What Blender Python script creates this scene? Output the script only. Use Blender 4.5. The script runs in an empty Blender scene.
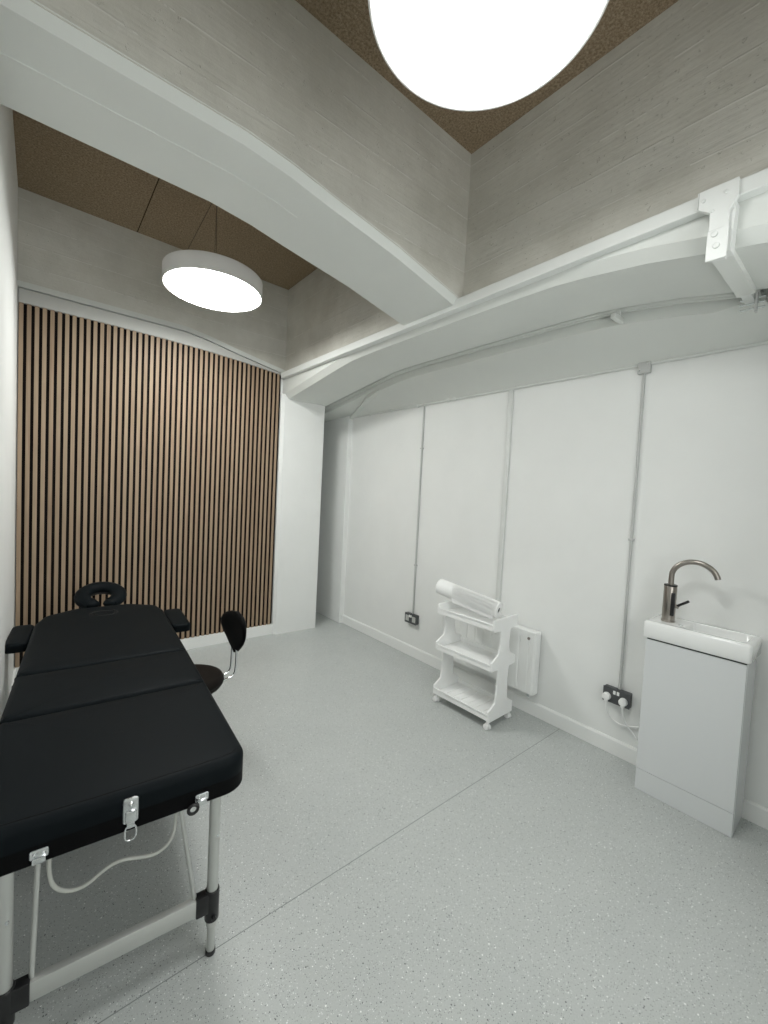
import bpy, bmesh, math, random
from mathutils import Vector, Matrix
S = bpy.context.scene
C = S.collection
random.seed(4)
PI = math.pi

# ------------------------------------------------------------------ materials
def mat(name, color, rough=.5, metal=0., spec=.5, emit=None, strength=0., coat=0.):
    m = bpy.data.materials.new(name); m.use_nodes = True
    b = m.node_tree.nodes['Principled BSDF']
    b.inputs['Base Color'].default_value = (*color, 1)
    b.inputs['Roughness'].default_value = rough
    b.inputs['Metallic'].default_value = metal
    b.inputs['Specular IOR Level'].default_value = spec
    b.inputs['Coat Weight'].default_value = coat
    if emit:
        b.inputs['Emission Color'].default_value = (*emit, 1)
        b.inputs['Emission Strength'].default_value = strength
    return m
def nodes(m): return m.node_tree.nodes, m.node_tree.links, m.node_tree.nodes['Principled BSDF']
def coords(m):
    n, l, b = nodes(m)
    g = n.new('ShaderNodeNewGeometry'); return g.outputs['Position']
def noise(m, scale, detail=3, rough=.5, vec=None):
    n, l, b = nodes(m)
    t = n.new('ShaderNodeTexNoise'); t.inputs['Scale'].default_value = scale
    t.inputs['Detail'].default_value = detail; t.inputs['Roughness'].default_value = rough
    l.new(vec if vec is not None else coords(m), t.inputs['Vector']); return t
def ramp(m, src, stops):
    n, l, b = nodes(m)
    r = n.new('ShaderNodeValToRGB'); e = r.color_ramp.elements
    e[0].position, e[0].color = stops[0][0], (*stops[0][1], 1)
    e[1].position, e[1].color = stops[1][0], (*stops[1][1], 1)
    for p, c in stops[2:]:
        x = e.new(p); x.color = (*c, 1)
    l.new(src, r.inputs[0]); return r
def bump(m, src, strength, dist=.01, prev=None):
    n, l, b = nodes(m)
    k = n.new('ShaderNodeBump'); k.inputs['Strength'].default_value = strength; k.inputs['Distance'].default_value = dist
    l.new(src, k.inputs['Height'])
    if prev is not None: l.new(prev.outputs[0], k.inputs['Normal'])
    l.new(k.outputs[0], b.inputs['Normal']); return k
def math_node(m, op, a, b_=None, c=None):
    n, l, _ = nodes(m)
    k = n.new('ShaderNodeMath'); k.operation = op
    for i, v in enumerate((a, b_, c)):
        if v is None: continue
        if isinstance(v, (int, float)): k.inputs[i].default_value = v
        else: l.new(v, k.inputs[i])
    return k.outputs[0]
def sep(m, vec):
    n, l, _ = nodes(m); s = n.new('ShaderNodeSeparateXYZ'); l.new(vec, s.inputs[0]); return s.outputs
def mixc(m, fac, a, b_):
    n, l, _ = nodes(m)
    k = n.new('ShaderNodeMix'); k.data_type = 'RGBA'
    l.new(fac, k.inputs[0])
    for i, v in ((6, a), (7, b_)):
        if isinstance(v, tuple): k.inputs[i].default_value = (*v, 1)
        else: l.new(v, k.inputs[i])
    return k.outputs[2]

def plaster(name, col, bs=.12):
    m = mat(name, col, .55, spec=.3)
    n, l, b = nodes(m)
    t = noise(m, 3.0, 5, .6)
    r = ramp(m, t.outputs[0], [(.3, tuple(c*.965 for c in col)), (.7, col)])
    l.new(r.outputs[0], b.inputs['Base Color'])
    t2 = noise(m, 60, 3, .6); k = bump(m, t2.outputs[0], bs, .002)
    t3 = noise(m, 5, 3, .5); bump(m, t3.outputs[0], .25, .006, k)
    return m
M = {}
M['wall'] = plaster('white_wall_paint', (.80, .81, .80))
M['paint'] = plaster('painted_smooth_concrete', (.69, .71, .685), .35)
M['board'] = plaster('raw_grey_board', (.50, .505, .485), .4)
M['trim'] = mat('white_trim_paint', (.82, .83, .82), .4)
M['rail'] = mat('white_gloss_paint', (.72, .74, .725), .42)

def board_concrete(name, axis):
    """white-washed board-marked concrete: planks run along one axis, joints are ridges at steps of height"""
    col = (.60, .575, .54)
    m = mat(name, col, .65, spec=.25)
    n, l, b = nodes(m)
    p = coords(m); x, y, z = sep(m, p)
    run = x if axis == 'X' else y
    wob = noise(m, 1.3, 2, .5)
    zz = math_node(m, 'MULTIPLY_ADD', wob.outputs[0], .03, z)
    fr = math_node(m, 'FRACT', math_node(m, 'DIVIDE', zz, .148))
    d = math_node(m, 'ABSOLUTE', math_node(m, 'SUBTRACT', fr, .5))       # .5 at the joint
    line = math_node(m, 'SMOOTH_MIN', 1.0, math_node(m, 'MULTIPLY', math_node(m, 'MAXIMUM', math_node(m, 'SUBTRACT', d, .465), 0.0), 28.), .1)
    brk = noise(m, 7, 4, .7)
    line2 = math_node(m, 'MULTIPLY', line, math_node(m, 'GREATER_THAN', brk.outputs[0], .47))
    plank = math_node(m, 'FLOOR', math_node(m, 'DIVIDE', zz, .148))
    wn = n.new('ShaderNodeTexWhiteNoise'); wn.noise_dimensions = '1D'; l.new(plank, wn.inputs['W'])
    # grain stretched along the planks
    mp = n.new('ShaderNodeMapping'); l.new(p, mp.inputs[0])
    mp.inputs['Scale'].default_value = (2, 30, 60) if axis == 'X' else (30, 2, 60)
    gr = noise(m, 1., 4, .6, mp.outputs[0])
    k = bump(m, gr.outputs[0], .55, .004)
    md = noise(m, 14, 5, .7); k = bump(m, md.outputs[0], .5, .006, k)
    sp = noise(m, 45, 4, .75)
    pit = ramp(m, sp.outputs[0], [(.30, (0, 0, 0)), (.36, (1, 1, 1))])
    k = bump(m, pit.outputs[0], .6, .005, k)
    k = bump(m, line2, .3, .005, k)
    k = bump(m, wn.outputs[0], .5, .003, k)
    big = noise(m, 2.2, 5, .65)
    c1 = ramp(m, big.outputs[0], [(.32, (.51, .50, .45)), (.68, (.66, .65, .60))]).outputs[0]
    pl = ramp(m, wn.outputs[0], [(0, (0, 0, 0)), (1, (.25, .25, .25))])
    c2 = mixc(m, pl.outputs[0], c1, (.67, .665, .63))
    c3 = mixc(m, math_node(m, 'MULTIPLY', line2, .6), c2, (.74, .73, .70))
    st = noise(m, 23, 2, .5)
    dots = ramp(m, st.outputs[0], [(.77, (0, 0, 0)), (.80, (1, 1, 1))])
    c4 = mixc(m, math_node(m, 'MULTIPLY', dots.outputs[0], .3), c3, (.36, .33, .29))
    l.new(c4, b.inputs['Base Color'])
    return m
M['concX'] = board_concrete('board_marked_concrete_across', 'X')
M['concY'] = board_concrete('board_marked_concrete_along', 'Y')

def floor_mat():
    m = mat('speckled_grey_vinyl', (.35, .37, .365), .38, spec=.4)
    n, l, b = nodes(m)
    p = coords(m); x, y, z = sep(m, p)
    def flakes(scale, lo, off):
        mp = n.new('ShaderNodeMapping'); l.new(p, mp.inputs[0]); mp.inputs['Location'].default_value = off
        mp.inputs['Scale'].default_value = (1, 1, .01)
        v = n.new('ShaderNodeTexVoronoi'); v.inputs['Scale'].default_value = scale; l.new(mp.outputs[0], v.inputs['Vector'])
        s = n.new('ShaderNodeSeparateColor'); l.new(v.outputs['Color'], s.inputs[0])
        pick = math_node(m, 'GREATER_THAN', s.outputs[0], lo)
        near = math_node(m, 'LESS_THAN', v.outputs['Distance'], math_node(m, 'MULTIPLY_ADD', s.outputs[1], .25, .17))
        return math_node(m, 'MULTIPLY', pick, near), s.outputs[2]
    base = noise(m, 2.5, 4, .6)
    fine = noise(m, 220, 2, .5)
    c = ramp(m, base.outputs[0], [(.3, (.435, .458, .450)), (.7, (.470, .492, .483))]).outputs[0]
    c = mixc(m, ramp(m, fine.outputs[0], [(.4, (0, 0, 0)), (.7, (.5, .5, .5))]).outputs[0], c, (.55, .57, .56))
    f1, s1 = flakes(230, .72, (0, 0, 0))
    c = mixc(m, math_node(m, 'MULTIPLY', f1, .85), c, (.20, .21, .21))
    f2, s2 = flakes(190, .82, (3.1, 1.7, 0))
    c = mixc(m, math_node(m, 'MULTIPLY', f2, .8), c, (.74, .755, .74))
    f3, s3 = flakes(150, .965, (7.1, 2.7, 0))
    c = mixc(m, f3, c, (.84, .85, .83))
    f4, s4 = flakes(160, .94, (5.1, 9.7, 0))
    c = mixc(m, f4, c, (.15, .155, .16))
    # faint worn patches
    st = noise(m, 1.4, 6, .65)
    c = mixc(m, ramp(m, st.outputs[0], [(.62, (0, 0, 0)), (.75, (.10, .10, .10))]).outputs[0], c, (.40, .38, .34))
    seam = math_node(m, 'LESS_THAN', math_node(m, 'ABSOLUTE', math_node(m, 'SUBTRACT', y, 1.290)), .0019)
    c = mixc(m, seam, c, (.24, .25, .25))
    l.new(c, b.inputs['Base Color'])
    rr = ramp(m, noise(m, 6, 4, .6).outputs[0], [(.3, (.34,)*3), (.7, (.48,)*3)])
    l.new(rr.outputs[0], b.inputs['Roughness'])
    bump(m, noise(m, 90, 2, .5).outputs[0], .06, .002)
    return m
M['floor'] = floor_mat()

def ceiling_mat():
    m = mat('brown_wood_fibre_board', (.16, .115, .075), .9, spec=.1)
    n, l, b = nodes(m)
    p = coords(m); x, y, z = sep(m, p)
    t = noise(m, 90, 5, .75); t2 = noise(m, 30, 4, .7)
    c = ramp(m, t.outputs[0], [(.32, (.15, .11, .067)), (.5, (.30, .23, .155)), (.68, (.47, .39, .29))]).outputs[0]
    c = mixc(m, ramp(m, t2.outputs[0], [(.35, (0,)*3), (.7, (.45,)*3)]).outputs[0], c, (.24, .18, .115))
    fr = math_node(m, 'FRACT', math_node(m, 'DIVIDE', math_node(m, 'ADD', x, .62), 2.4))
    ln = math_node(m, 'LESS_THAN', math_node(m, 'ABSOLUTE', math_node(m, 'SUBTRACT', fr, .5)), .0014)
    c = mixc(m, ln, c, (.05, .035, .022))
    l.new(c, b.inputs['Base Color'])
    bump(m, t.outputs[0], .9, .006)
    return m
M['ceiling'] = ceiling_mat()

def slat_mat():
    m = mat('walnut_veneer_slats', (.3, .2, .15), .5, spec=.3)
    n, l, b = nodes(m)
    p = coords(m); x, y, z = sep(m, p)
    idx = math_node(m, 'FLOOR', math_node(m, 'DIVIDE', math_node(m, 'ADD', x, .118), .0427))
    wn = n.new('ShaderNodeTexWhiteNoise'); wn.noise_dimensions = '1D'; l.new(idx, wn.inputs['W'])
    mp = n.new('ShaderNodeMapping'); l.new(p, mp.inputs[0]); mp.inputs['Scale'].default_value = (70, 70, 1.6)
    g = noise(m, 1.3, 5, .65, mp.outputs[0])
    c = ramp(m, g.outputs[0], [(.3, (.235, .160, .104)), (.7, (.36, .262, .180))]).outputs[0]
    c = mixc(m, math_node(m, 'MULTIPLY', wn.outputs[0], .35), c, (.42, .33, .235))
    l.new(c, b.inputs['Base Color'])
    return m
M['slat'] = slat_mat()
M['felt'] = mat('black_felt_backing', (.012, .010, .010), .95, spec=.1)

def vinyl(name, col):
    m = mat(name, col, .55, spec=.075)
    bump(m, noise(m, 350, 3, .6).outputs[0], .12, .001)
    return m
M['vinyl'] = vinyl('black_upholstery_vinyl', (.0045, .0068, .0084))
M['vinyl2'] = vinyl('black_skirt_vinyl', (.0025, .0026, .003))
M['seam'] = mat('black_seam', (.002, .002, .002), .8)
M['alu'] = mat('satin_aluminium', (.62, .63, .61), .38, .75)
M['alu_bar'] = mat('matt_aluminium_bar', (.58, .59, .57), .45, .55)
M['steel'] = mat('bright_steel', (.75, .77, .78), .22, 1)
M['chrome'] = mat('chrome', (.80, .82, .84), .08, 1)
M['nickel'] = mat('brushed_nickel', (.36, .33, .30), .28, 1)
M['blackplastic'] = mat('black_plastic', (.01, .01, .011), .35)
M['sleeve'] = mat('grey_cable_sleeve', (.55, .56, .52), .4)
M['whiteplastic'] = mat('white_plastic', (.86, .865, .86), .35)
M['ceramic'] = mat('white_ceramic', (.86, .87, .865), .08, coat=.5)
M['cabinet'] = mat('white_gloss_cabinet', (.66, .68, .69), .22, coat=.3)
M['gap'] = mat('shadow_gap_black', (.02, .02, .02), .6)
M['radiator'] = mat('white_radiator_enamel', (.83, .84, .83), .3)
M['paper'] = mat('white_paper', (.88, .885, .88), .8, spec=.1)
M['socket'] = mat('dark_grey_metal_socket', (.10, .105, .11), .4, .5)
M['conduit'] = mat('painted_conduit', (.66, .675, .66), .45)
M['conduit_grey'] = mat('light_grey_conduit', (.50, .51, .50), .45)
M['lampbody'] = mat('white_lamp_housing', (.66, .65, .635), .45)
M['diffuser'] = mat('glowing_diffuser', (.9, .93, .95), .4, emit=(.985, 1.0, .975), strength=11)
M['diffuser_far'] = mat('brighter_glowing_diffuser', (.9, .93, .95), .4, emit=(.985, 1.0, .965), strength=23)
M['wire'] = mat('dark_wire', (.08, .065, .05), .5)
M['darkgap'] = mat('shaded_gap_grey', (.40, .41, .39), .8)  # shade of the gap behind the beam is put into this grey; also the fat pipe
M['stool_vinyl'] = vinyl('dark_brown_black_vinyl', (.009, .007, .006))

# ------------------------------------------------------------------ builders
class MB:
    def __init__(s): s.bm = bmesh.new()
    def box(s, lo, hi, bev=0., seg=2, mtx=None):
        t = bmesh.new(); bmesh.ops.create_cube(t, size=1)
        c = [(a+b)/2 for a, b in zip(lo, hi)]; d = [abs(b-a) for a, b in zip(lo, hi)]
        bmesh.ops.transform(t, matrix=Matrix.Translation(c) @ Matrix.Diagonal((*d, 1)), verts=t.verts)
        if bev: bmesh.ops.bevel(t, geom=t.edges[:], offset=bev, segments=seg, affect='EDGES', profile=.5)
        return s.merge(t, mtx)
    def merge(s, t, mtx=None):
        if mtx is not None: bmesh.ops.transform(t, matrix=mtx, verts=t.verts)
        me = bpy.data.meshes.new('tmp'); t.to_mesh(me); t.free(); s.bm.from_mesh(me); bpy.data.meshes.remove(me); return s
    def cyl(s, p0, p1, r, r2=None, seg=24, bev=0.):
        p0, p1 = Vector(p0), Vector(p1); d = p1-p0
        t = bmesh.new(); bmesh.ops.create_cone(t, cap_ends=True, segments=seg, radius1=r, radius2=r if r2 is None else r2, depth=d.length)
        if bev:
            e = [e for e in t.edges if any(len(f.verts) > 4 for f in e.link_faces)]
            bmesh.ops.bevel(t, geom=e, offset=bev, segments=3, affect='EDGES', profile=.5)
        return s.merge(t, Matrix.Translation((p0+p1)/2) @ d.to_track_quat('Z', 'Y').to_matrix().to_4x4())
    def sphere(s, c, r, sc=(1, 1, 1), seg=20):
        t = bmesh.new(); bmesh.ops.create_uvsphere(t, u_segments=seg, v_segments=seg//2, radius=r)
        return s.merge(t, Matrix.Translation(c) @ Matrix.Diagonal((*sc, 1)))
    def tube(s, pts, r, seg=12, smooth=0, closed=False, sec=None):
        """sweep along points; sec=(a,b,updir) gives an elliptic section"""
        P = [Vector(p) for p in pts]
        for _ in range(smooth):
            Q = [] if closed else [P[0]]
            rng = range(len(P)) if closed else range(len(P)-1)
            for i in rng:
                a, b = P[i], P[(i+1) % len(P)]
                Q += [a*.75+b*.25, a*.25+b*.75]
            if not closed: Q.append(P[-1])
            P = Q
        rings = []; n = len(P); up = None
        for i in range(n):
            if closed: d = (P[(i+1) % n]-P[i-1]).normalized()
            else: d = (P[min(i+1, n-1)]-P[max(i-1, 0)]).normalized()
            if sec: up = Vector(sec[2]); u = d.cross(up).normalized(); v = u.cross(d)
            else:
                if up is None: up = Vector((0, 0, 1)) if abs(d.z) < .9 else Vector((1, 0, 0))
                u = d.cross(up).normalized(); v = u.cross(d).normalized(); up = v
            a, b = (sec[0], sec[1]) if sec else (r, r)
            rings.append([s.bm.verts.new(P[i]+u*a*math.cos(2*PI*k/seg)+v*b*math.sin(2*PI*k/seg)) for k in range(seg)])
        for i in range(n if closed else n-1):
            A, B = rings[i], rings[(i+1) % n]
            for k in range(seg): s.bm.faces.new((A[k], A[(k+1) % seg], B[(k+1) % seg], B[k]))
        if not closed: s.bm.faces.new(rings[0][::-1]); s.bm.faces.new(rings[-1])
        return s
    def loft(s, rings, cap=True):
        R = [[s.bm.verts.new(p) for p in r] for r in rings]; n = len(R[0])
        for A, B in zip(R[:-1], R[1:]):
            for k in range(n): s.bm.faces.new((A[k], A[(k+1) % n], B[(k+1) % n], B[k]))
        if cap: s.bm.faces.new(R[0][::-1]); s.bm.faces.new(R[-1])
        return s
    def prism(s, poly, axis, a, b, bev=0.):
        """poly of 2-D points in the two other axes (in xyz order), extruded on axis from a to b"""
        def P(q, t):
            q = list(q); q.insert('XYZ'.index(axis), t); return q
        t = bmesh.new()
        A = [t.verts.new(P(q, a)) for q in poly]; B = [t.verts.new(P(q, b)) for q in poly]; n = len(A)
        for k in range(n): t.faces.new((A[k], A[(k+1) % n], B[(k+1) % n], B[k]))
        t.faces.new(A[::-1]); t.faces.new(B)
        bmesh.ops.recalc_face_normals(t, faces=t.faces)
        if bev: bmesh.ops.bevel(t, geom=t.edges[:], offset=bev, segments=2, affect='EDGES', profile=.5)
        return s.merge(t)
    def build(s, name, m, parent=None, smooth=True, kind=None, angle=38):
        bmesh.ops.recalc_face_normals(s.bm, faces=s.bm.faces)
        me = bpy.data.meshes.new(name); s.bm.to_mesh(me); s.bm.free()
        o = bpy.data.objects.new(name, me); C.objects.link(o); me.materials.append(m)
        if smooth:
            me.polygons.foreach_set('use_smooth', [True]*len(me.polygons))
            e = me.attributes.new('sharp_edge', 'BOOLEAN', 'EDGE') if 'sharp_edge' not in me.attributes else me.attributes['sharp_edge']
            b2 = bmesh.new(); b2.from_mesh(me); b2.edges.ensure_lookup_table()
            vals = [(len(x.link_faces) != 2) or x.calc_face_angle(0) > math.radians(angle) for x in b2.edges]
            b2.free(); me.attributes['sharp_edge'].data.foreach_set('value', vals)
        if parent: o.parent = parent
        if kind: o['kind'] = kind
        return o
def empty(name, loc=(0, 0, 0), rz=0):
    o = bpy.data.objects.new(name, None); C.objects.link(o); o.location = loc; o.rotation_euler = (0, 0, rz)
    o.empty_display_size = .1; return o
def tag(o, label=None, cat=None, group=None, kind=None):
    if label: o['label'] = label
    if cat: o['category'] = cat
    if group: o['group'] = group
    if kind: o['kind'] = kind
    return o
def struct(name, mb, m, **k): return mb.build(name, m, kind='structure', **k)

# ------------------------------------------------------------------ room shell
XL, XR, YB = -.125, 2.69, 3.955          # left wall, right wall, wall behind the slats
YN = -.55                                # wall behind the viewpoint
ZC = 3.455
struct('floor', MB().box((-1.3, YN-.1, -.1), (XR+.1, 4.7, 0)), M['floor'], smooth=False)
struct('ceiling', MB().box((XL-.1, YN-.1, ZC), (1.95, 4.1, ZC+.1)), M['ceiling'], smooth=False)
# left wall, with the entrance lobby opening behind and beside the viewpoint
wl = MB().box((XL-.12, 1.05, 0), (XL, 3.97, 2.80))
wl.box((XL-.12, YN, 2.35), (XL, 1.05, 2.80))
wl.box((XL-.12, YN, 2.80), (XL-.004, 3.97, ZC))
struct('wall_left', wl, M['wall'], smooth=False)
lb = MB().box((-1.3, 1.05, 0), (XL-.12, 1.15, 2.45)).box((-1.3, YN, 0), (-1.2, 1.05, 2.45)).box((-1.2, YN, 2.35), (XL-.12, 1.05, 2.45))
struct('wall_lobby', lb, M['wall'], smooth=False)
wx0, wx1, wz0, wz1 = .35, 1.75, .95, 2.35       # window added for the fill light, in the unseen wall behind the viewpoint
struct('wall_front', MB().box((-1.3, YN-.1, 0), (wx0, YN, ZC)).box((wx1, YN-.1, 0), (XR+.1, YN, ZC)).box((wx0, YN-.1, 0), (wx1, YN, wz0)).box((wx0, YN-.1, wz1), (wx1, YN, ZC)), M['wall'], smooth=False)
wf = MB()
for a, b in (((wx0, wz0), (wx0+.05, wz1)), ((wx1-.05, wz0), (wx1, wz1)), ((wx0, wz0), (wx1, wz0+.05)), ((wx0, wz1-.05), (wx1, wz1)), ((1.03, wz0), (1.07, wz1))):
    wf.box((a[0], YN-.08, a[1]), (b[0], YN-.03, b[1]), .004)
struct('added_window_1', wf, M['trim'], smooth=False)  # unseen frame, added around the fill light
def area(name, loc, rot, sx, sy, power, col):
    d = bpy.data.lights.new(name, 'AREA'); d.shape = 'RECTANGLE'; d.size = sx; d.size_y = sy; d.energy = power; d.color = col
    o = bpy.data.objects.new(name, d); C.objects.link(o); o.location = loc; o.rotation_euler = rot; return o
area('window_fill_light', ((wx0+wx1)/2, YN-.11, (wz0+wz1)/2), (PI/2, 0, 0), wx1-wx0, wz1-wz0, 16, (.98, 1, .98))  # added fill light in the window opening, lifts the upper beams

# right wall with shallow pilaster at its far end
struct('wall_right', MB().box((XR, YN, 0), (XR+.1, 4.7, 2.40)).box((2.635, 3.872, 0), (XR+.02, 4.62, 2.40), .006), M['wall'], smooth=False)
struct('wall_back', MB().box((XL-.12, YB, 0), (2.0, YB+.1, ZC)), M['wall'], smooth=False)
struct('wall_niche', MB().box((1.9, 4.60, 0), (XR, 4.70, 2.9)), M['wall'], smooth=False)

# cross beam with haunched end (runs across the ceiling)
def crossbeam(stations, y0, y1, name, ch=.035, ytop=ZC+.02, m=None):
    rings = []
    for x, z in stations:
        rings.append([(x, y0, ytop), (x, y0, z+ch), (x, y0+ch, z), (x, y1-.02, z), (x, y1, z+.02), (x, y1, ytop)])
    return rings
def stations_z(stn, x):
    for (a, za), (b, zb) in zip(stn[:-1], stn[1:]):
        if x <= b: return za+(zb-za)*(x-a)/(b-a)
    return stn[-1][1]
def split_beam(name_side, name_soffit, stations, y0, y1, ch, x_ridge=False):
    s = MB()
    s.loft([[(x, y0, ZC+.02), (x, y0, z+ch), (x, y1, z+ch), (x, y1, ZC+.02)] for x, z in stations])
    struct(name_side, s, M['concX'])
    u = MB()
    u.loft([[(x, y0-.0015, z+ch+.006), (x, y0+ch*.8, z), (x, y1-.02, z), (x, y1+.0015, z+.02), (x, y1+.0015, z+ch+.004), (x, y0+.01, z+ch+.008)] for x, z in stations])
    if x_ridge:
        pts = [(x_, 1.868+.0012*math.sin(x_*37), stations_z(stations, x_)) for x_ in [XL+.0+.05*i for i in range(22)]]
        u.tube(pts, .0030, 6)
    struct(name_soffit, u, M['paint'], angle=20)
st = [(XL-.1, 2.815), (.60, 2.815), (.80, 2.795), (.97, 2.765), (1.39, 2.70), (1.90, 2.590)]
split_beam('trim_1', 'trim_2', st, 1.656, 2.135, .035, True)
# beam across the near end, behind the viewpoint
st2 = [(XL-.1, 2.815), (.65, 2.815), (1.39, 2.71), (1.90, 2.60)]
split_beam('trim_3', 'trim_4', st2, YN, -.12, .035)
# beam over the slatted wall
s = MB(); stn = [(XL-.1, 2.79), (.95, 2.79), (1.15, 2.762), (1.38, 2.714), (1.82, 2.634), (1.90, 2.62)]
s.loft([[(x, 3.93, ZC+.02), (x, 3.93, z+.03), (x, 3.99, z+.03), (x, 3.99, ZC+.02)] for x, z in stn])
struct('trim_5', s, M['concX'])
s = MB(); s.loft([[(x, 3.927, z+.045), (x, 3.921, z+.004), (x, 3.99, z), (x, 3.99, z+.045)] for x, z in stn]); struct('trim_6', s, M['paint'])
ztop = [(XL, 2.690), (.35, 2.690), (.76, 2.686), (1.075, 2.674), (1.43, 2.653), (1.81, 2.618), (1.847, 2.612)]
def ztop_at(x):
    for (a, za), (b, zb) in zip(ztop[:-1], ztop[1:]):
        if x <= b: return za+(zb-za)*(x-a)/(b-a)
    return ztop[-1][1]
def zbeam_at(x):
    for (a, za), (b, zb) in zip(stn[:-1], stn[1:]):
        if x <= b: return za+(zb-za)*(x-a)/(b-a)
    return stn[-1][1]
s = MB(); xs = [XL+.005, .35, .76, .95, 1.15, 1.43, 1.81, 1.852]
s.loft([[(x, 3.925, zbeam_at(x)-.005), (x, 3.925, ztop_at(x)+.0005), (x, 3.96, ztop_at(x)+.0005), (x, 3.96, zbeam_at(x)-.005)] for x in xs])
struct('trim_7', s, M['board'])

# long beam above the niche opening, arched underside
def zarch(y):
    k = [(0, 2.548), (.75, 2.546), (.95, 2.534), (1.05, 2.522), (1.9, 2.400), (2.3, 2.345), (3, 2.28)] if y > 1.9 else [(0, 2.548), (.75, 2.545), (.95, 2.528), (1.2, 2.495), (1.4, 2.455), (1.6, 2.420), (1.9, 2.375), (3, 2.30)]
    t = abs(y-1.9)
    for (a, za), (b, zb) in zip(k[:-1], k[1:]):
        if t <= b: return za+(zb-za)*(t-a)/(b-a)
    return k[-1][1]
ys = [YN, -.2, 0, .15, .3, .4, .5, .6, .7, .8, .95, 1.1, 1.3, 1.6, 1.9, 2.2, 2.5, 2.7, 2.85, 3., 3.1, 3.2, 3.3, 3.4, 3.5, 3.6, 3.7, 3.8, 3.9, 4.1, 4.35, 4.6]
s = MB(); s.loft([[(1.885, y, ZC+.02), (1.885, y, 2.60), (2.34, y, 2.60), (2.34, y, ZC+.02)] for y in (YN, 1.0, 3.0, 4.6)])
struct('trim_8', s, M['concY'])
s = MB()
s.loft([[(1.878, y, 2.605), (1.878, y, max(zarch(y)+.045, zarch(y)+.02)), (1.918, y, zarch(y)), (2.335, y, zarch(y)-.002), (2.347, y, zarch(y)+.014), (2.347, y, max(2.605, zarch(y)+.06))] for y in ys])
struct('trim_9', s, M['paint'], angle=20)
# column carrying it, with a chamfered front edge
s = MB(); zc = 2.42
s.prism([(1.853, 3.93), (1.853, 3.925), (1.880, 3.897), (2.327, 3.880), (2.335, 3.888), (2.335, 4.32), (1.853, 4.32)], 'Z', 0, 2.43)
struct('trim_10', s, M['wall'], smooth=False)
# near column, outside the frame to the right
struct('trim_11', MB().box((1.86, YN, 0), (2.335, -.12, 2.43), .01), M['wall'], smooth=False)

# curved lintel over the niche wall, with the gap behind the beam
def zl(y): return zarch(y)-.045+(.0 if abs(y-1.9) < 1.3 else .03)
s = MB()
s.loft([[(2.80, y, 2.312), (2.684, y, 2.312), (2.60, y, 2.312+(zl(y)-2.312)*.42), (2.455, y, zl(y)), (2.452, y, zarch(y)+.056), (2.80, y, zl(y)+.16)] for y in ys])
struct('trim_12', s, M['paint'], angle=30)
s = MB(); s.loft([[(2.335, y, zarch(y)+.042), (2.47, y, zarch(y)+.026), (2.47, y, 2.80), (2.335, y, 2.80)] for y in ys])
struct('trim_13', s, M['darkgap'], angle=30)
# small sloping concrete fillet at the far end of the lintel
s = MB(); s.loft([[(2.64, 3.86, 2.30), (2.66, 3.86, 2.35), (2.69, 3.86, 2.30)], [(2.44, 3.30, 2.40), (2.47, 3.30, 2.475), (2.54, 3.30, 2.42)], [(2.44, 3.12, 2.45), (2.45, 3.12, 2.47), (2.48, 3.12, 2.46)]])
struct('trim_14', s, M['paint'])

# skirtings
sk = [(XR+.01, 0), (XR-.014, 0), (XR-.014, .084), (XR-.008, .094), (XR+.01, .094)]
s = MB(); s.prism([(a, b) for a, b in sk], 'Y', YN, 3.872); struct('baseboard_right', s, M['trim'], smooth=False)
s = MB().box((XL, 3.926, 0), (1.853, 3.96, .104), .003); struct('baseboard_back', s, M['trim'], smooth=False)
s = MB().box((XL-.01, 1.05, 0), (XL+.012, 3.93, .094), .003); struct('baseboard_left', s, M['trim'], smooth=False)

# steel angle rail along the top of the niche opening
s = MB().box((1.838, YN, 2.578), (1.886, 3.925, 2.634), .004)
struct('trim_15', s, M['rail'], smooth=False)

# ------------------------------------------------------------------ slatted panel
pan = empty('slat_wall_panel', (.86, 3.955, .106))
tag(pan, 'vertical walnut slat panel with black felt gaps covering the far wall', 'wall panel')
def loc(mb, dx, dy, dz): bmesh.ops.translate(mb.bm, vec=(dx, dy, dz), verts=mb.bm.verts); return mb
s = MB()
N = 46; pitch = .0427
for i in range(N):
    x0 = -.118+i*pitch; x1 = min(x0+.0242, 1.849)
    zt0, zt1 = ztop_at(x0), ztop_at(x1)
    s.loft([[(x0, 3.93, .106), (x1, 3.93, .106), (x1, 3.9455, .106), (x0, 3.9455, .106)], [(x0, 3.93, zt0), (x1, 3.93, zt1), (x1, 3.9455, zt1), (x0, 3.9455, zt0)]])
sl = loc(s, -.86, -3.955, -.106).build('slats', M['slat'], pan, smooth=False)
sl.data.materials.append(M['felt'])                    # the slat edges are black stained
for p in sl.data.polygons:
    if abs(p.normal.x) > .7: p.material_index = 1
s = MB(); s.loft([[(x, 3.9455, .106), (x, 3.9455, ztop_at(x)), (x, 3.9545, ztop_at(x)), (x, 3.9545, .106)] for x in [-.12, .35, .76, 1.075, 1.43, 1.81, 1.849]])
loc(s, -.86, -3.955, -.106).build('felt_backing', M['felt'], pan, smooth=False)

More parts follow.
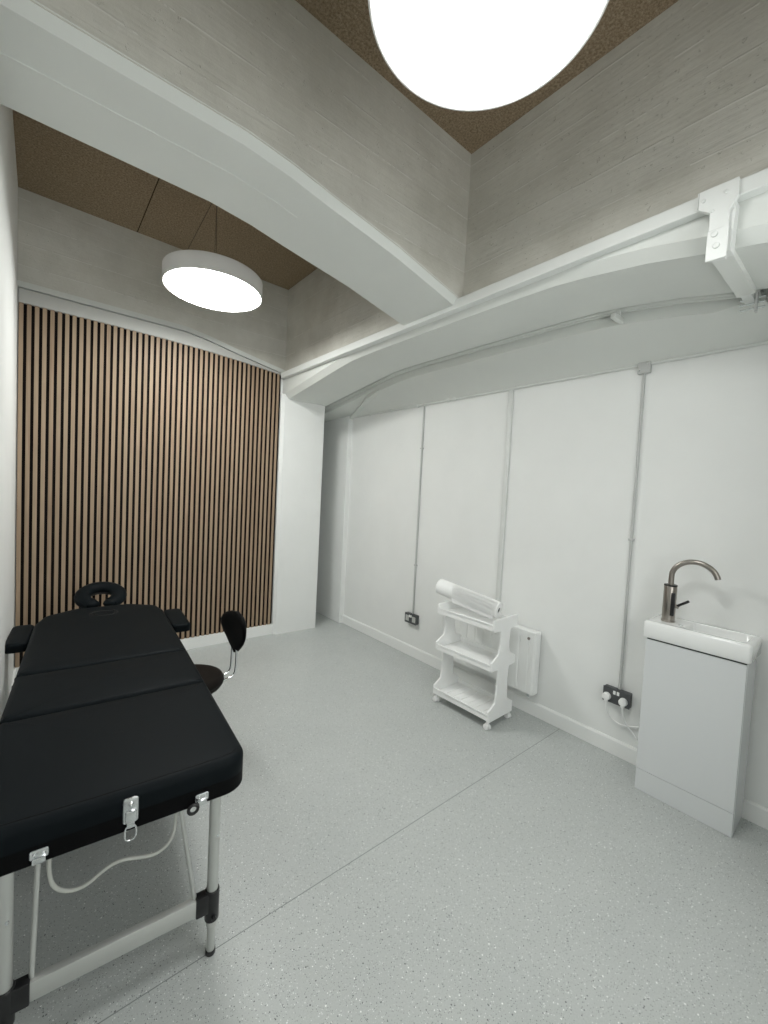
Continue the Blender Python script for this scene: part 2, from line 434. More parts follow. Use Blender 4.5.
# ------------------------------------------------------------------ pendant lamps
def make_lamp(x, y, label, dm):
    R = .316; zb, zt = 2.806, 2.914
    t = empty('disc_pendant_lamp', (x, y, ZC)); tag(t, label, 'lamp', 'round white disc pendant lamps')
    prof = [(R-.010, zb+.003), (R-.006, zb), (R-.001, zb+.001), (R, zb+.005), (R, zt-.004), (R-.004, zt), (0.001, zt), (.001, zt-.004), (R-.010, zt-.004)]
    n = 96; s = MB()
    s.loft([[(r*math.cos(2*PI*k/n), r*math.sin(2*PI*k/n), z-ZC) for r, z in prof] for k in range(n)], cap=False)
    # close the revolution
    bmv = s.bm.verts[:] if False else None
    s.bm.verts.ensure_lookup_table(); m_ = len(prof)
    for k in range(m_):
        a = s.bm.verts[(n-1)*m_+k]; b = s.bm.verts[(n-1)*m_+(k+1) % m_]; c = s.bm.verts[(k+1) % m_]; d = s.bm.verts[k]
        s.bm.faces.new((a, b, c, d))
    s.build('lamp_housing', M['lampbody'], t)
    MB().cyl((0, 0, zb+.004-ZC), (0, 0, zb+.010-ZC), R-.009, seg=96).build('diffuser', M[dm], t)
    MB().cyl((0, 0, -.028), (0, 0, 0), .05, seg=40, bev=.004).build('ceiling_rose', M['lampbody'], t)
    for k in range(3):
        a = math.radians((168, 75, 255)[k])
        MB().cyl((.012*math.cos(a), .012*math.sin(a), -.02), (.22*math.cos(a), .22*math.sin(a), zt-ZC), .0013, seg=8).build('suspension_wire', M['wire'], t)
    return t
make_lamp(.90, .768, 'large lit white disc lamp nearest the viewer, at the top of the photo', 'diffuser')
make_lamp(.91, 3.035, 'lit white disc lamp hanging in front of the slatted wall', 'diffuser_far')

# ------------------------------------------------------------------ treatment table
TZ = .65
tb = empty('massage_table', (.234, 1.867, 0), -.073)
tag(tb, 'black padded folding massage table on aluminium legs along the left wall', 'massage table')
def rounded_poly(pts, seg=7):
    out = []
    n = len(pts)
    for i, (x, y, r) in enumerate(pts):
        p = Vector((x, y)); a = Vector(pts[i-1][:2]); b = Vector(pts[(i+1) % n][:2])
        if r <= 0: out.append(p); continue
        u = (a-p).normalized(); v = (b-p).normalized()
        ang = u.angle(v); d = r/math.tan(ang/2)
        c = p+(u+v).normalized()*(r/math.sin(ang/2))
        s0 = p+u*d-c; s1 = p+v*d-c
        a0 = math.atan2(s0.y, s0.x); a1 = math.atan2(s1.y, s1.x); da = (a1-a0+PI) % (2*PI)-PI
        for k in range(seg+1):
            t = a0+da*k/seg; out.append(c+Vector((math.cos(t), math.sin(t)))*r)
    return out
def inset(poly, d):
    n = len(poly); out = []
    for i in range(n):
        p = poly[i]; a = poly[i-1]; b = poly[(i+1) % n]
        e1 = (p-a); e2 = (b-p)
        if e1.length < 1e-7 or e2.length < 1e-7: out.append(p.copy()); continue
        n1 = Vector((-e1.y, e1.x)).normalized(); n2 = Vector((-e2.y, e2.x)).normalized()
        m = (n1+n2); m = m/m.length; k = d/max(.35, m.dot(n1)); out.append(p+m*k)
    return out
def cushion(poly, z0, z1, r=.026, rb=.01, crown=.006):
    """poly counter-clockwise; rounded top rim and slightly crowned top"""
    s = MB(); rings = []
    def ring(d, z): rings.append([(p.x, p.y, z) for p in inset(poly, d)])
    for k in range(4):
        t = PI/2*k/3; ring(rb*(1-math.sin(t)), z0+rb*(1-math.cos(t)))
    for k in range(7):
        t = PI/2*k/6; ring(r*(1-math.cos(t)), z1-r+r*math.sin(t))
    c = Vector((sum(p.x for p in poly)/len(poly), sum(p.y for p in poly)/len(poly)))
    base = inset(poly, r)
    for f, h in ((.85, .4), (.6, .75), (.3, .95), (.05, 1)):
        rings.append([(c.x+(p.x-c.x)*f, c.y+(p.y-c.y)*f, z1+crown*h) for p in base])
    return s.loft(rings)
W = .335
foot = rounded_poly([(-W, -.003, .012), (-W, -.605, .07), (W, -.605, .07), (W, -.003, .012)])
mid = rounded_poly([(-W, .408, .012), (-W, .003, .012), (W, .003, .012), (W, .408, .012)])
head = rounded_poly([(-W, .414, .012), (W, .414, .012), (W-.002, 1.20, .06), (W-.030, 1.34, .07), (.15, 1.445, .10), (-.15, 1.445, .10), (-W+.035, 1.33, .07), (-W+.002, 1.18, .06)])
def ccw(P):
    a = sum(P[i-1].x*P[i].y-P[i].x*P[i-1].y for i in range(len(P))); return P if a > 0 else P[::-1]
for nm, P in (('foot_cushion', foot), ('middle_cushion', mid), ('head_cushion', head)):
    cushion(ccw(P), TZ-.062, TZ, .024, .002).build(nm, M['vinyl'], tb, angle=60)
# skirt of the folding frame under the cushions
for nm, P in (('foot_frame', rounded_poly([(-W+.004, -.001, .01), (-W+.002, -.603, .068), (W-.002, -.603, .068), (W-.004, -.001, .01)])),
              ('middle_frame', rounded_poly([(-W+.004, .407, .01), (-W+.004, .004, .01), (W-.004, .004, .01), (W-.004, .407, .01)])),
              ('head_frame', rounded_poly([(-W+.004, .415, .01), (W-.004, .415, .01), (W-.004, 1.18, .06), (.15, 1.44, .1), (-.15, 1.44, .1), (-W+.004, 1.18, .06)]))):
    P = ccw(P); s = MB()
    s.loft([[(p.x, p.y, z) for p in inset(P, d)] for d, z in ((.003, .540), (-.002, .545), (-.002, TZ-.058))])
    s.build(nm, M['vinyl2'], tb)
# stitched oval of the face plug near the head end
pl = [(.0+.075*math.cos(2*PI*k/40), 1.235+.055*math.sin(2*PI*k/40), TZ+.0035) for k in range(40)]
s = MB().tube(pl, .004, 8, closed=True); s.build('face_hole_plug_seam', M['seam'], tb)
for sx in (-1, 1):
    pts = [(.0+sx*(.072-.02*abs(t)), 1.235+.028*t, TZ+.006) for t in (-1, -.5, 0, .5, 1)]
    MB().tube(pts, .006, 8, smooth=1).build('face_hole_tab', M['seam'], tb)
# piping seam on the pads
MB().tube([(-W+.03, -.555, TZ-.001), (-W+.06, -.578, TZ-.001), (W-.06, -.578, TZ-.001), (W-.03, -.555, TZ-.001)], .0022, 8, smooth=2).build('piping', M['vinyl2'], tb)
# face cradle: horseshoe cushion on two rods
cz = .677; tilt = math.radians(19)
def cr(u, v, w=0):
    return (-.006+u, 1.612+v*math.cos(tilt)-w*math.sin(tilt), cz+v*math.sin(tilt)+w*math.cos(tilt))
pts = []
for k in range(33):
    a = math.radians(-58+296*k/32); pts.append(cr(.106*math.cos(a), .118*math.sin(a)))
up = Vector((0, -math.sin(tilt), math.cos(tilt)))
s = MB().tube(pts, 0, 16, sec=(.049, .034, up))
for e in (pts[0], pts[-1]):
    s.sphere(e, .048, (1, .8, .66))
s.build('face_cradle_cushion', M['vinyl'], tb, angle=60)
fc = MB().tube([cr(.09*math.cos(math.radians(a)), .09*math.sin(math.radians(a)), -.032) for a in range(-50, 231, 14)], .009, 10).build('face_cradle_frame', M['blackplastic'], tb)
for u in (-.07, .07):
    MB().cyl((-.006+u, 1.30, .60), cr(u, -.06, -.034), .007, seg=12).build('face_cradle_rod', M['alu'], tb)
# side arm rests
for sx, u0, u1, v0, v1 in ((-1, -.437, -.337, .935, 1.285), (1, .342, .448, .905, 1.29)):
    P = ccw(rounded_poly([(u0, v0, .03), (u1, v0, .03), (u1, v1, .03), (u0, v1, .03)], 5))
    arm = cushion(P, .572, .622, .014, .006, .002).build('arm_rest', M['vinyl'], tb, angle=60)
    for v in (v0+.09, v1-.09):
        MB().cyl((sx*.29, v, .566), (sx*.41, v, .566), .006, seg=10).build('arm_rest_rod', M['alu'], arm)
# hinge knobs on the left side of the frame
for v in (.56, .475):
    MB().cyl((-W+.008, v, .572), (-W-.016, v, .572), .011, seg=14, bev=.003).build('side_knob', M['blackplastic'], tb)
# legs, crossbars, adjustment collars
def leg_set(v, vb):
    for sx in (-1, 1):
        u = sx*.247
        lg = MB().cyl((u, v, .10), (u, v, .565), .0165, seg=24).build('leg', M['alu'], tb)
        MB().cyl((u, v, .014), (u, v, .22), .0125, seg=20).build('leg_extension', M['alu_bar'], lg)
        MB().cyl((u, v, 0), (u, v, .016), .0150, seg=20, bev=.003).build('rubber_foot', M['blackplastic'], lg)
        s = MB().cyl((u, v, .118), (u, v, .218), .0215, seg=24, bev=.004)
        s.box((u-sx*.050 if sx > 0 else u, v-.016, .150), (u if sx > 0 else u+.050, v+.016, .212), .004)
        s.cyl((u, v-.030, .138), (u, v, .138), .007, seg=12)
        s.build('leg_collar', M['blackplastic'], lg)
        MB().cyl((u+.006, v-.0205, .40), (u+.006, v-.014, .40), .004, seg=10).build('leg_rivet', M['steel'], lg)
    MB().box((-.205, v-.012, .155), (.205, v+.012, .207), .003).build('crossbar', M['alu_bar'], tb)
    for sx in (-1, 1):
        MB().cyl((sx*.195, v+.004, .207), (sx*(.147 if sx > 0 else .187), vb, .545), .0065, seg=14).build('brace_rod', M['alu'], tb)
        bu = .147 if sx > 0 else -.187
        s = MB().box((bu-.012, vb-.012, .524), (bu+.012, vb+.012, .545), .003)
        s.cyl((bu-.018, vb, .532), (bu+.018, vb, .532), .005, seg=10)
        s.build('brace_bracket', M['steel'], tb)
leg_set(-.562, -.50)
leg_set(1.22, 1.13)
# support cable in a clear sleeve hanging under the foot end
vc = -.48
cab = [(-.160, .545), (-.166, .47), (-.166, .425), (-.158, .385), (-.137, .360), (-.108, .347), (-.078, .350), (-.050, .368), (-.022, .381), (.011, .381), (.050, .366), (.085, .357), (.112, .364), (.132, .382), (.143, .413), (.147, .47), (.147, .545)]
MB().tube([(u, vc-.02, z) for u, z in cab], .0055, 12, smooth=2).build('support_cable', M['sleeve'], tb)
# steel fittings on the end face
ye = -.6075
def fitting(u, z, name):
    s = MB().box((u-.019, ye-.003, z-.002), (u+.019, ye+.004, z+.022), .005)
    s.box((u-.014, ye-.008, z-.012), (u+.014, ye+.002, z+.004), .003)
    for q in (-.009, .009): s.sphere((u+q, ye-.004, z+.012), .0038, seg=10)
    return s.build(name, M['steel'], tb)
fitting(-.180, .560, 'corner_bracket')
fitting(.196, .556, 'corner_bracket')
s = MB().box((-.0185, ye-.006, .556), (.0185, ye+.003, .625), .006)
s.box((-.013, ye-.013, .560), (.013, ye-.004, .594), .004)
s.sphere((0, ye-.008, .612), .006, seg=12)
s.box((-.010, ye-.012, .545), (.010, ye-.003, .562), .003)
lt = s.build('latch', M['steel'], tb)
lt.location = (.013, 0, .012)
MB().tube([(-.012, ye-.008, .553), (-.014, ye-.008, .522), (-.009, ye-.008, .510), (.009, ye-.008, .510), (.014, ye-.008, .522), (.012, ye-.008, .553)], .0024, 10, smooth=2, closed=True).build('latch_loop', M['steel'], lt)
s = MB().tube([(.170+.013*math.cos(2*PI*k/20), ye-.012, .546+.013*math.sin(2*PI*k/20)) for k in range(20)], .0045, 10, closed=True)
s.build('carry_ring', M['blackplastic'], tb)

# ------------------------------------------------------------------ stool
sx0, sy0 = .630, 2.335
stl = empty('wheeled_stool', (sx0, sy0, 0), math.radians(5))
tag(stl, 'low round black stool with padded backrest on bent chrome rods beside table', 'stool')
n = 48; prof = [(0.002, .400), (.150, .400), (.168, .405), (.178, .420), (.180, .440), (.172, .456), (.155, .464), (.10, .467), (.002, .468)]
def revolve(prof, n=48):
    s = MB(); R = [[s.bm.verts.new((r*math.cos(2*PI*k/n), r*math.sin(2*PI*k/n), z)) for r, z in prof] for k in range(n)]
    for k in range(n):
        A, B = R[k], R[(k+1) % n]
        for j in range(len(prof)-1): s.bm.faces.new((A[j], B[j], B[j+1], A[j+1]))
    bmesh.ops.remove_doubles(s.bm, verts=s.bm.verts, dist=.0001)
    return s
revolve(prof).build('seat', M['stool_vinyl'], stl, angle=60)
MB().tube([(.1785*math.cos(2*PI*k/40), .1785*math.sin(2*PI*k/40), .432) for k in range(40)], .003, 8, closed=True).build('seat_piping', M['seam'], stl)
MB().cyl((0, 0, .07), (0, 0, .40), .024, seg=20).build('gas_column', M['chrome'], stl)
MB().cyl((0, 0, .385), (0, 0, .402), .075, seg=24, bev=.003).build('seat_plate', M['blackplastic'], stl)
for k in range(5):
    a = 2*PI*k/5+.95; r = .175
    l_ = MB().tube([(.02*math.cos(a), .02*math.sin(a), .085), (r*.6*math.cos(a), r*.6*math.sin(a), .078), (r*math.cos(a), r*math.sin(a), .062)], .011, 12).build('base_leg', M['chrome'], stl)
    MB().cyl((r*math.cos(a)-.012*math.sin(a), r*math.sin(a)+.012*math.cos(a), .022), (r*math.cos(a)+.012*math.sin(a), r*math.sin(a)-.012*math.cos(a), .022), .022, seg=18, bev=.004).build('caster', M['blackplastic'], l_)
for yy in (-.030, .030):
    pts = [(.10, yy, .396), (.17, yy, .398), (.215, yy, .402), (.244, yy, .415), (.252, yy, .450), (.253, yy, .52), (.253, yy, .59), (.256, yy*.9, .66)]
    MB().tube(pts, .0065, 12, smooth=2).build('back_rod', M['chrome'], stl)
# teardrop back pad, broad above and pointed below, curved about the seat
s = MB(); rings = []
prof2 = [(z_-.030, h_) for z_, h_ in [(.565, .008), (.575, .030), (.60, .062), (.635, .105), (.67, .140), (.70, .158), (.73, .160), (.758, .142), (.78, .105), (.795, .058), (.800, .010)]]
for z, h in prof2:
    ring = []; K = 20; th = .021*(1 if .55 < z < .76 else .6)
    for k in range(K):
        a = 2*PI*k/K; y = h*math.cos(a); ring.append((.262-.9*y*y+th*math.sin(a), y, z))
    rings.append(ring)
s.loft(rings); s.build('back_pad', M['vinyl2'], stl, angle=60)
MB().cyl((.285, .0, .705), (.298, .0, .705), .012, seg=14, bev=.003).build('back_bolt', M['chrome'], stl)

# ------------------------------------------------------------------ trolley
tr = empty('storage_trolley', (2.372, 1.79, 0), math.radians(1.5))
tag(tr, 'white three tier plastic trolley on small casters in front of the radiator', 'trolley')
HY, HX = .233, .138
WP = M['whiteplastic']
def tray(z, hw, name, slats=False):
    s = MB()
    s.box((-HX+.004, -HY+.008, z), (HX-.004, HY-.008, z+.010))
    s.box((-HX, -HY+.006, z-.004), (-HX+.010, HY-.006, z+.026), .002)     # front lip
    s.box((-HX-.005, -HY+.006, z+.030), (-HX+.010, HY-.006, z+.042), .003)
    s.box((-HX+.003, -HY+.006, z+.02), (-HX+.009, HY-.006, z+.035))
    s.box((HX-.012, -HY+.006, z-.004), (HX, HY-.006, z+.040), .003)
    if slats:
        for k in range(7):
            y = -HY+.035+k*.063; s.box((-HX+.01, y-.024, z+.009), (HX-.01, y+.024, z+.014), .0015)
    return s.build(name, WP, tr, smooth=False)
tray(.068, .07, 'bottom_tray', True); tray(.392, .07, 'middle_tray'); tray(.655, .07, 'top_tray')
for sy in (-1, 1):
    # side frame in one silhouette: base cheek, upright, middle cheek, upright, top cheek
    R = [(-HX, .052), (-HX, .125), (-HX+.045, .150), (-.070, .166), (-.058, .30), (-.064, .385), (-HX+.010, .388), (-HX, .398), (-HX, .445), (-HX+.035, .462), (-.066, .482),
         (-.050, .55), (-.058, .640), (-HX+.008, .645), (-HX, .655), (-HX, .715), (-HX+.008, .724)]
    P = R+[(-a, b) for a, b in R[::-1]]
    y0 = sy*HY
    s = MB().prism(P, 'Y', y0-.007, y0+.007, .003)
    s.build('side_frame', WP, tr, smooth=False)
for sxx in (-1, 1):
    for sy in (-1, 1):
        x, y = sxx*(HX-.018), sy*(HY-.012)
        a = random.uniform(-.8, .8)
        c = MB().cyl((x, y, .038), (x, y, .056), .007, seg=12)
        c.box((x-.010, y-.013, .018), (x+.010, y+.013, .044), .004)
        cs = c.build('caster', WP, tr)
        w = MB()
        for q in (-.010, .010):
            w.cyl((x+q*math.cos(a)-.005, y+q*math.sin(a), .019), (x+q*math.cos(a)+.005, y+q*math.sin(a), .019), .019, seg=20, bev=.003)
        w.build('caster_wheel', WP, cs)
# roll of couch paper lying across the top tray
PR, PL = Vector((2.388, 1.618, .752)), Vector((2.300, 2.085, .832))
d = (PL-PR).normalized()
rl = empty('paper_roll', tuple((PR+PL)/2)); tag(rl, 'thick roll of white couch paper lying tilted across the top tray of the trolley', 'paper roll')
n = 40; q = d.to_track_quat('Z', 'Y').to_matrix().to_4x4(); L = (PL-PR).length
s = MB(); ro, ri = .056, .020
prof = [(ri, -L/2), (ro-.003, -L/2), (ro, -L/2+.003), (ro, L/2-.003), (ro-.003, L/2), (ri, L/2)]
R = [[s.bm.verts.new((r*math.cos(2*PI*k/n), r*math.sin(2*PI*k/n), z)) for r, z in prof] for k in range(n)]
for k in range(n):
    for j in range(len(prof)): s.bm.faces.new((R[k][j], R[(k+1) % n][j], R[(k+1) % n][(j+1) % 6], R[k][(j+1) % 6]))
bmesh.ops.transform(s.bm, matrix=q, verts=s.bm.verts); s.build('paper_winding', M['paper'], rl)
lo = MB(); nn = 16                                    # loose outer turn hanging into the tray
for k in range(nn):
    a = math.radians(70-8.5*k); rr_ = ro+.004+.0013*k
    lo.bm.verts.new((rr_*math.cos(a), rr_*math.sin(a), -L/2+.012)); lo.bm.verts.new((rr_*math.cos(a), rr_*math.sin(a), L/2-.13-.002*k))
lo.bm.verts.ensure_lookup_table()
for k in range(nn-1): lo.bm.faces.new([lo.bm.verts[i] for i in (2*k, 2*k+1, 2*k+3, 2*k+2)])
bmesh.ops.solidify(lo.bm, geom=lo.bm.faces[:], thickness=.002)
bmesh.ops.transform(lo.bm, matrix=q, verts=lo.bm.verts); lo.build('loose_sheet', M['paper'], rl, angle=60)
s = MB().cyl(-d*(L/2-.006), d*(L/2-.006), ri-.0008, seg=24); s.build('cardboard_core', M['gap'], rl)

# ------------------------------------------------------------------ radiator
ra = empty('panel_radiator', (XR, 1.90, .16)); tag(ra, 'low white panel radiator on the wall, half hidden by the trolley', 'radiator')
s = MB()
y0, y1 = -.435, .40
def radprof():
    P = [(-.088, y0)]; y = y0
    k = 0; out = [(-.028, y0), (-.078, y0), (-.086, y0+.012)]
    yy = y0+.035
    while yy < y1-.03:
        out += [(-.086, yy), (-.083, yy+.005), (-.083, yy+.012), (-.086, yy+.017)]; yy += .076
    out += [(-.086, y1-.012), (-.078, y1), (-.028, y1)]
    return out
s.prism(radprof(), 'Z', .012, .430, 0)
s.build('front_panel', M['radiator'], ra, smooth=False)
s = MB().box((-.088, y0-.002, .428), (-.018, y1+.002, .442), .003)
for k in range(26): s.box((-.072, y0+.03+k*.031, .440), (-.034, y0+.046+k*.031, .4435))
s.build('top_grille', M['radiator'], ra, smooth=False)
MB().box((-.080, y0-.004, .01), (-.022, y0+.001, .436), .002).build('side_cover', M['radiator'], ra, smooth=False)
MB().box((-.030, -.30, .10), (.0, -.26, .38)).build('wall_bracket', M['radiator'], ra, smooth=False)
MB().box((-.030, .26, .10), (.0, .30, .38)).build('wall_bracket', M['radiator'], ra, smooth=False)
s = MB().cyl((-.090, y0+.050, .392), (-.080, y0+.050, .392), .010, seg=16, bev=.002).build('vent_plug', M['nickel'], ra)
s = MB().cyl((-.055, y0+.045, -.02), (-.055, y0+.045, .015), .009, seg=14).build('drain_valve', M['steel'], ra)
MB().cyl((-.055, y1-.04, -.16), (-.055, y1-.04, .012), .0075, seg=14).build('supply_pipe', M['whiteplastic'], ra)

# ------------------------------------------------------------------ basin unit
bx0, bx1, by0, by1 = 2.463, XR-.014, .358, .766
vu = empty('vanity_cabinet', ((bx0+bx1)/2, (by0+by1)/2, 0))
tag(vu, 'slim white gloss cloakroom cabinet standing under the basin on the right wall', 'cabinet')
cx, cy = (bx0+bx1)/2, (by0+by1)/2
s = loc(MB().box((bx0+.017, by0, .001), (bx1, by1, .816), .0015), -cx, -cy, 0); s.build('body', M['cabinet'], vu, smooth=False)
s = loc(MB().box((bx0, by0+.001, .115), (bx0+.0155, by1-.001, .808), .0015), -cx, -cy, 0); s.build('door', M['cabinet'], vu, smooth=False)
s = loc(MB().box((bx0+.001, by0+.001, .001), (bx0+.017, by1-.001, .1125), .0012), -cx, -cy, 0); s.build('plinth', M['cabinet'], vu, smooth=False)
s = loc(MB().box((bx0+.006, by0+.004, .807), (bx0+.017, by1-.004, .8185)), -cx, -cy, 0); s.build('shadow_gap', M['gap'], vu, smooth=False)

ba = empty('hand_basin', ((2.448+XR)/2, .562, .818)); tag(ba, 'narrow white ceramic hand basin sitting on the slim cabinet', 'basin')
X0, X1, Y0, Y1, Z0, Z1 = 2.448, XR-.004, .344, .780, .818, .905
def rect(x0, x1, y0, y1, r, seg=5): return ccw(rounded_poly([(x0, y0, r), (x1, y0, r), (x1, y1, r), (x0, y1, r)], seg))
s = MB(); O_ = rect(X0, X1, Y0, Y1, .014)
rg = lambda P, z: [(p.x, p.y, z) for p in P]
inner = rect(X0+.026, X1-.030, Y0+.028, Y1-.165, .03)
rings = [rg(inset(O_, .006), Z0), rg(inset(O_, .001), Z0+.006), rg(O_, Z1-.012), rg(inset(O_, .003), Z1-.004), rg(inset(O_, .010), Z1)]
inn0 = rg(inner, Z1); inn1 = rg(inset(inner, .004), Z1-.004); inn2 = rg(inset(inner, .010), Z1-.040); inn3 = rg(inset(inner, .026), Z1-.062); inn4 = rg(inset(inner, .05), Z1-.066)
for r_ in (inn0, inn1, inn2, inn3, inn4): rings.append(r_)
s.loft(rings)
loc(s, -(2.448+XR)/2, -.562, -.818).build('bowl', M['ceramic'], ba, angle=50)
bcx = (2.448+XR)/2
s = MB().cyl((2.585-bcx, .50-.562, Z1-.067-.818), (2.585-bcx, .50-.562, Z1-.062-.818), .022, seg=24, bev=.002); s.build('drain', M['chrome'], ba)
s = MB().cyl((2.520-bcx, .634-.562, Z1-.818), (2.520-bcx, .634-.562, Z1+.003-.818), .011, seg=24, bev=.001); s.build('overflow_ring', M['chrome'], ba)

tp = empty('mixer_tap', (2.552, .700, .9052)); tag(tp, 'brushed nickel swan neck mixer tap with black lever on the basin', 'tap')
MB().cyl((0, 0, 0), (0, 0, .186), .0295, seg=36, bev=.002).build('tap_body', M['nickel'], tp)
MB().cyl((0, 0, .186), (0, 0, .194), .0300, seg=36, bev=.002).build('top_collar', M['blackplastic'], tp)
MB().cyl((0, 0, -.0005), (0, 0, .006), .032, seg=36, bev=.002).build('base_ring', M['nickel'], tp)
pts = [(0, 0, .190), (0, 0, .245)]
for k in range(1, 15):
    a = math.radians(180-k*170/14); pts.append((0, -.097-.097*math.cos(a), .240+.086*math.sin(a)))
MB().tube(pts, .0130, 18, smooth=1).build('spout', M['nickel'], tp)
lv = MB().cyl((0, -.02, .085), (0, -.042, .085), .011, seg=20, bev=.002).build('lever_hub', M['nickel'], tp)
MB().cyl((-.004, -.036, .088), (-.010, -.086, .125), .0065, seg=14, bev=.001).build('lever', M['blackplastic'], tp)
MB().box((-.0275, -.0290, .035), (-.010, -.012, .155), .003).build('black_inset', M['blackplastic'], tp)

# ------------------------------------------------------------------ conduits, sockets
def conduit(name, y, z0, z1, r, label, m='conduit', clips=(), flat=False, box=None):
    t = empty(name, (XR, y, z0)); tag(t, label, 'conduit')
    s = MB()
    if flat: s.box((-.016, -r, 0), (0, r, z1-z0), .002)
    else: s.cyl((-r-.002, 0, 0), (-r-.002, 0, z1-z0), r, seg=14)
    s.build('tube' if not flat else 'trunking', M[m], t)
    for z in clips:
        MB().box((-.020, -r-.008, z-z0-.006), (0, r+.008, z-z0+.006), .003).build('clip', M[m], t)
    if box:
        b = MB().box((-.026, -.034, z1-z0-.03), (0, .034, z1-z0+.036), .006).build('junction_box', M[m], t)
        for q in ((-.02, .018), (.02, -.012)): MB().cyl((-.0285, q[0], z1-z0+q[1]), (-.025, q[0], z1-z0+q[1]), .0045, seg=10).build('screw', M['steel'], b)
    return t
conduit('wall_conduit', 2.738, .40, 2.305, .008, 'thin conduit running down to the far left wall socket', 'conduit_grey', (.85, 1.92))
conduit('wall_trunking', 1.833, .60, 2.305, .019, 'wider flat white trunking running down behind the trolley', 'conduit', (), True)
conduit('wall_conduit', .950, .40, 2.290, .0075, 'conduit running down to the socket with two plugs beside the cabinet', 'conduit_grey', (1.3,), box=True)
t = empty('ceiling_conduit', (XR, 1.7, 2.312)); tag(t, 'long horizontal white conduit along the top of the right wall', 'conduit')
MB().cyl((-.011, YN-1.7, 0), (-.011, 3.872-1.7, 0), .0085, seg=14).build('tube', M['conduit'], t)
for y in (3.55, 3.2, 2.82, 2.738, 2.45, 2.38, .25):
    s = MB().box((-.024, y-1.7-.014, -.012), (0, y-1.7+.014, .014), .004).build('clip', M['conduit'], t)

def socket(y, z, plugs, label, rz=0):
    t = empty('wall_socket', (XR, y, z)); tag(t, label, 'socket')
    MB().box((-.036, -.073, -.043), (0, .073, .043), .004).build('back_box', M['socket'], t)
    f = MB().box((-.041, -.075, -.045), (-.035, .075, .045), .002).build('face_plate', M['socket'], t)
    for yy in (-.010, .010):
        MB().box((-.046, yy-.007, .012), (-.040, yy+.007, .034), .002).build('rocker_switch', M['whiteplastic'], f)
    for yy in (-.046, .040):
        if not plugs:
            s = MB(); 
            s.box((-.0415, yy-.004, .006), (-.040, yy+.004, .018)); s.box((-.0415, yy-.017, -.014), (-.040, yy-.008, -.008)); s.box((-.0415, yy+.008, -.014), (-.040, yy+.017, -.008))
            s.build('pin_holes', M['gap'], f, smooth=False)
            MB().box((-.0425, yy-.022, -.026), (-.0405, yy+.022, .026), .001).build('socket_insert', M['alu_bar'], f)
    return t
socket(2.738, .356, False, 'dark metal double socket low on the wall left of the trolley')
socket(.955, .362, True, 'dark metal double socket filled by two white plugs beside the cabinet')
for yy, lab, path in ((1.004, 'round white plug in the left half of the socket by the cabinet', [(-.060, 0, -.018), (-.060, .0, -.06), (-.040, -.015, -.12), (-.025, -.06, -.155), (-.022, -.12, -.145), (-.022, -.19, -.115), (-.05, -.235, -.10)]),
                      (.912, 'round white plug in the right half of the socket nearest the cabinet', [(-.060, 0, -.018), (-.058, 0, -.07), (-.030, -.01, -.13), (-.024, -.06, -.18), (-.022, -.11, -.235), (-.03, -.140, -.245)])):
    t = empty('power_plug', (XR-.041, yy, .352)); tag(t, lab, 'plug', 'white plugs in the wall socket')
    s = MB().cyl((0, 0, 0), (-.026, 0, 0), .0235, .021, seg=28, bev=.004); s.box((-.024, -.009, -.032), (-.004, .009, -.008), .003)
    s.cyl((-.0275, 0, 0), (-.025, 0, 0), .008, seg=16)
    s.build('plug_body', M['whiteplastic'], t)
    P = [(a+.048, b, c) for a, b, c in path]; P[0] = (-.014, 0, -.030)
    MB().tube([(min(a, .030), b, c) for a, b, c in P], .0038, 10, smooth=3).build('cable', M['whiteplastic'], t)

# ------------------------------------------------------------------ bracket clamped round the long beam
br = empty('beam_clamp', (1.838, .452, 2.60)); tag(br, 'white painted steel clamp bracket bolted round the beam at upper right', 'bracket')
def P3(y, z): return (y-.452, z-2.60)
s = MB()
s.prism([P3(.512, 2.634), P3(.400, 2.634), P3(.398, 2.575), P3(.405, 2.560), P3(.418, 2.535), P3(.420, 2.430), P3(.420, 2.372), P3(.476, 2.380), P3(.476, 2.545), P3(.498, 2.563), P3(.512, 2.572)], 'X', -.018, 0, .002)
s.box((-.016, P3(.512, 0)[0]+.001, -.02), (.03, P3(.512, 0)[0]+.004, .034))
s.build('gusset_plate', M['rail'], br, smooth=False)
s = MB().prism([P3(.405, 2.565), P3(.410, 2.40), P3(.470, 2.40), P3(.470, 2.565)], 'X', -.004, .046, .002); s.build('packing_block', M['rail'], br, smooth=False)
s = MB().box((-.024, P3(.476, 0)[0]-.060, -.226), (-.017, P3(.476, 0)[0]+.001, -.120), .002).build('strap', M['rail'], br, smooth=False)
for y, z, r in ((.497, 2.597, .0065), (.432, 2.598, .0065), (.468, 2.550, .005), (.455, 2.462, .010), (.447, 2.420, .010)):
    q = P3(y, z); xx = -.0245 if z < 2.5 else -.0175
    MB().cyl((xx, q[0], q[1]), (xx-.005, q[0], q[1]), r, seg=14, bev=.0015).build('bolt', M['rail'], br)
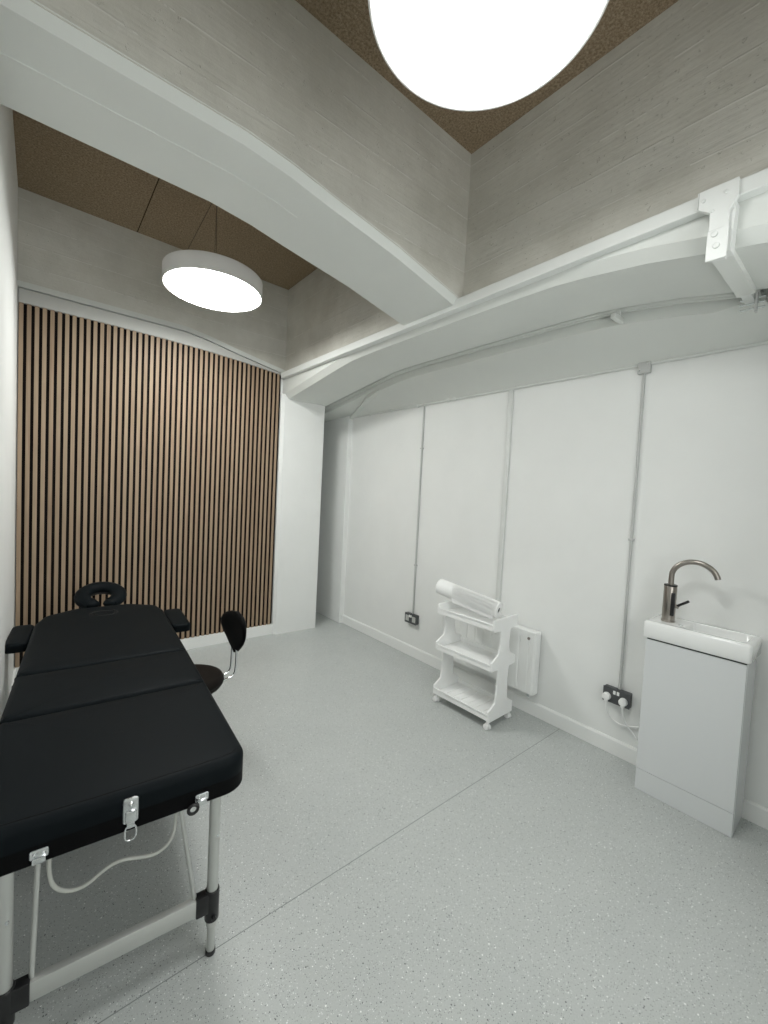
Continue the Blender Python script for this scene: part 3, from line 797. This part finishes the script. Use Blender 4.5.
# arm running beneath the arched soffit to the wall side
zA = zarch(.452)
s = MB()
s.loft([[(x-1.838, y-.452, z-2.60) for x, y, z in ((xx, .478, zz), (xx, .418, zz), (xx, .418, zz-.030), (xx, .478, zz-.030))] for xx, zz in ((1.842, zA-.002), (1.90, zA-.004), (2.30, zA-.004))])
s.build('soffit_arm', M['paint'], br, smooth=False)
s = MB().box((.45, -.018, zA-2.60-.030), (.60, .018, zA-2.60-.006), .003); s.build('arm_extension', M['rail'], br, smooth=False)
for k in range(3):
    MB().cyl((.545+.0, -.055, zA-2.60-.022-k*.022), (.545, .03, zA-2.60-.022-k*.022), .0042, seg=12).build('threaded_rod', M['steel'], br)
MB().box((.530, -.03, zA-2.60-.085), (.560, -.022, zA-2.60), .002).build('end_plate', M['conduit_grey'], br, smooth=False)

# pipes running in the gap behind the beam
for x, zo, r, lab in ((2.378, .0275, .011, 'painted pipe in the shadowed gap, nearest the beam'), (2.408, .0215, .010, 'thin painted pipe in the middle of the shadowed gap'), (2.434, .0180, .010, 'thin painted pipe in the shadowed gap, lying on the curved lintel edge')):
    o = MB().tube([(x, y, zarch(y)+zo) for y in [.42]+[q for q in ys if .45 < q < 4.5]], r, 12).build('gap_pipe', M['paint']); tag(o, lab, 'pipe')
o = MB().box((2.343, .990, 2.490), (2.460, 1.018, 2.516), .005).box((2.40, .994, 2.505), (2.420, 1.014, 2.570), .003).build('pipe_bracket', M['paint']); tag(o, 'small white bracket bridging the shadowed gap above the niche', 'bracket')
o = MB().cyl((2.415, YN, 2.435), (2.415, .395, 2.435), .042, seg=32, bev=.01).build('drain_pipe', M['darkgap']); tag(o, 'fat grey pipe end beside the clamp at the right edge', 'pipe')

# ------------------------------------------------------------------ world, camera, colour
w = bpy.data.worlds.new('World'); S.world = w; w.use_nodes = True
w.node_tree.nodes['Background'].inputs[0].default_value = (.8, .9, 1, 1); w.node_tree.nodes['Background'].inputs[1].default_value = 0.0
cam = bpy.data.cameras.new('camera'); co = bpy.data.objects.new('camera', cam); C.objects.link(co); S.camera = co
r = Vector((0.770267146031173, -0.6356658570345772, 0.051160941600873915)); u = Vector((-0.010197985205239464, 0.06793648239098476, 0.9976375270899212)); f = Vector((0.637639808075645, 0.7689691492906824, -0.04584672939718639))
co.matrix_world = Matrix(((r.x, u.x, -f.x, 0), (r.y, u.y, -f.y, 0), (r.z, u.z, -f.z, 1.5), (0, 0, 0, 1)))
cam.sensor_fit = 'VERTICAL'; cam.sensor_height = 36; cam.lens = 417.648/1024*36; cam.clip_start = .01
S.view_settings.view_transform = 'Standard'; S.view_settings.look = 'None'; S.view_settings.gamma = 1; S.view_settings.exposure = 0.65
S.view_settings.use_curve_mapping = False
try:
    S.cycles.max_bounces = 14; S.cycles.diffuse_bounces = 10
except Exception: pass
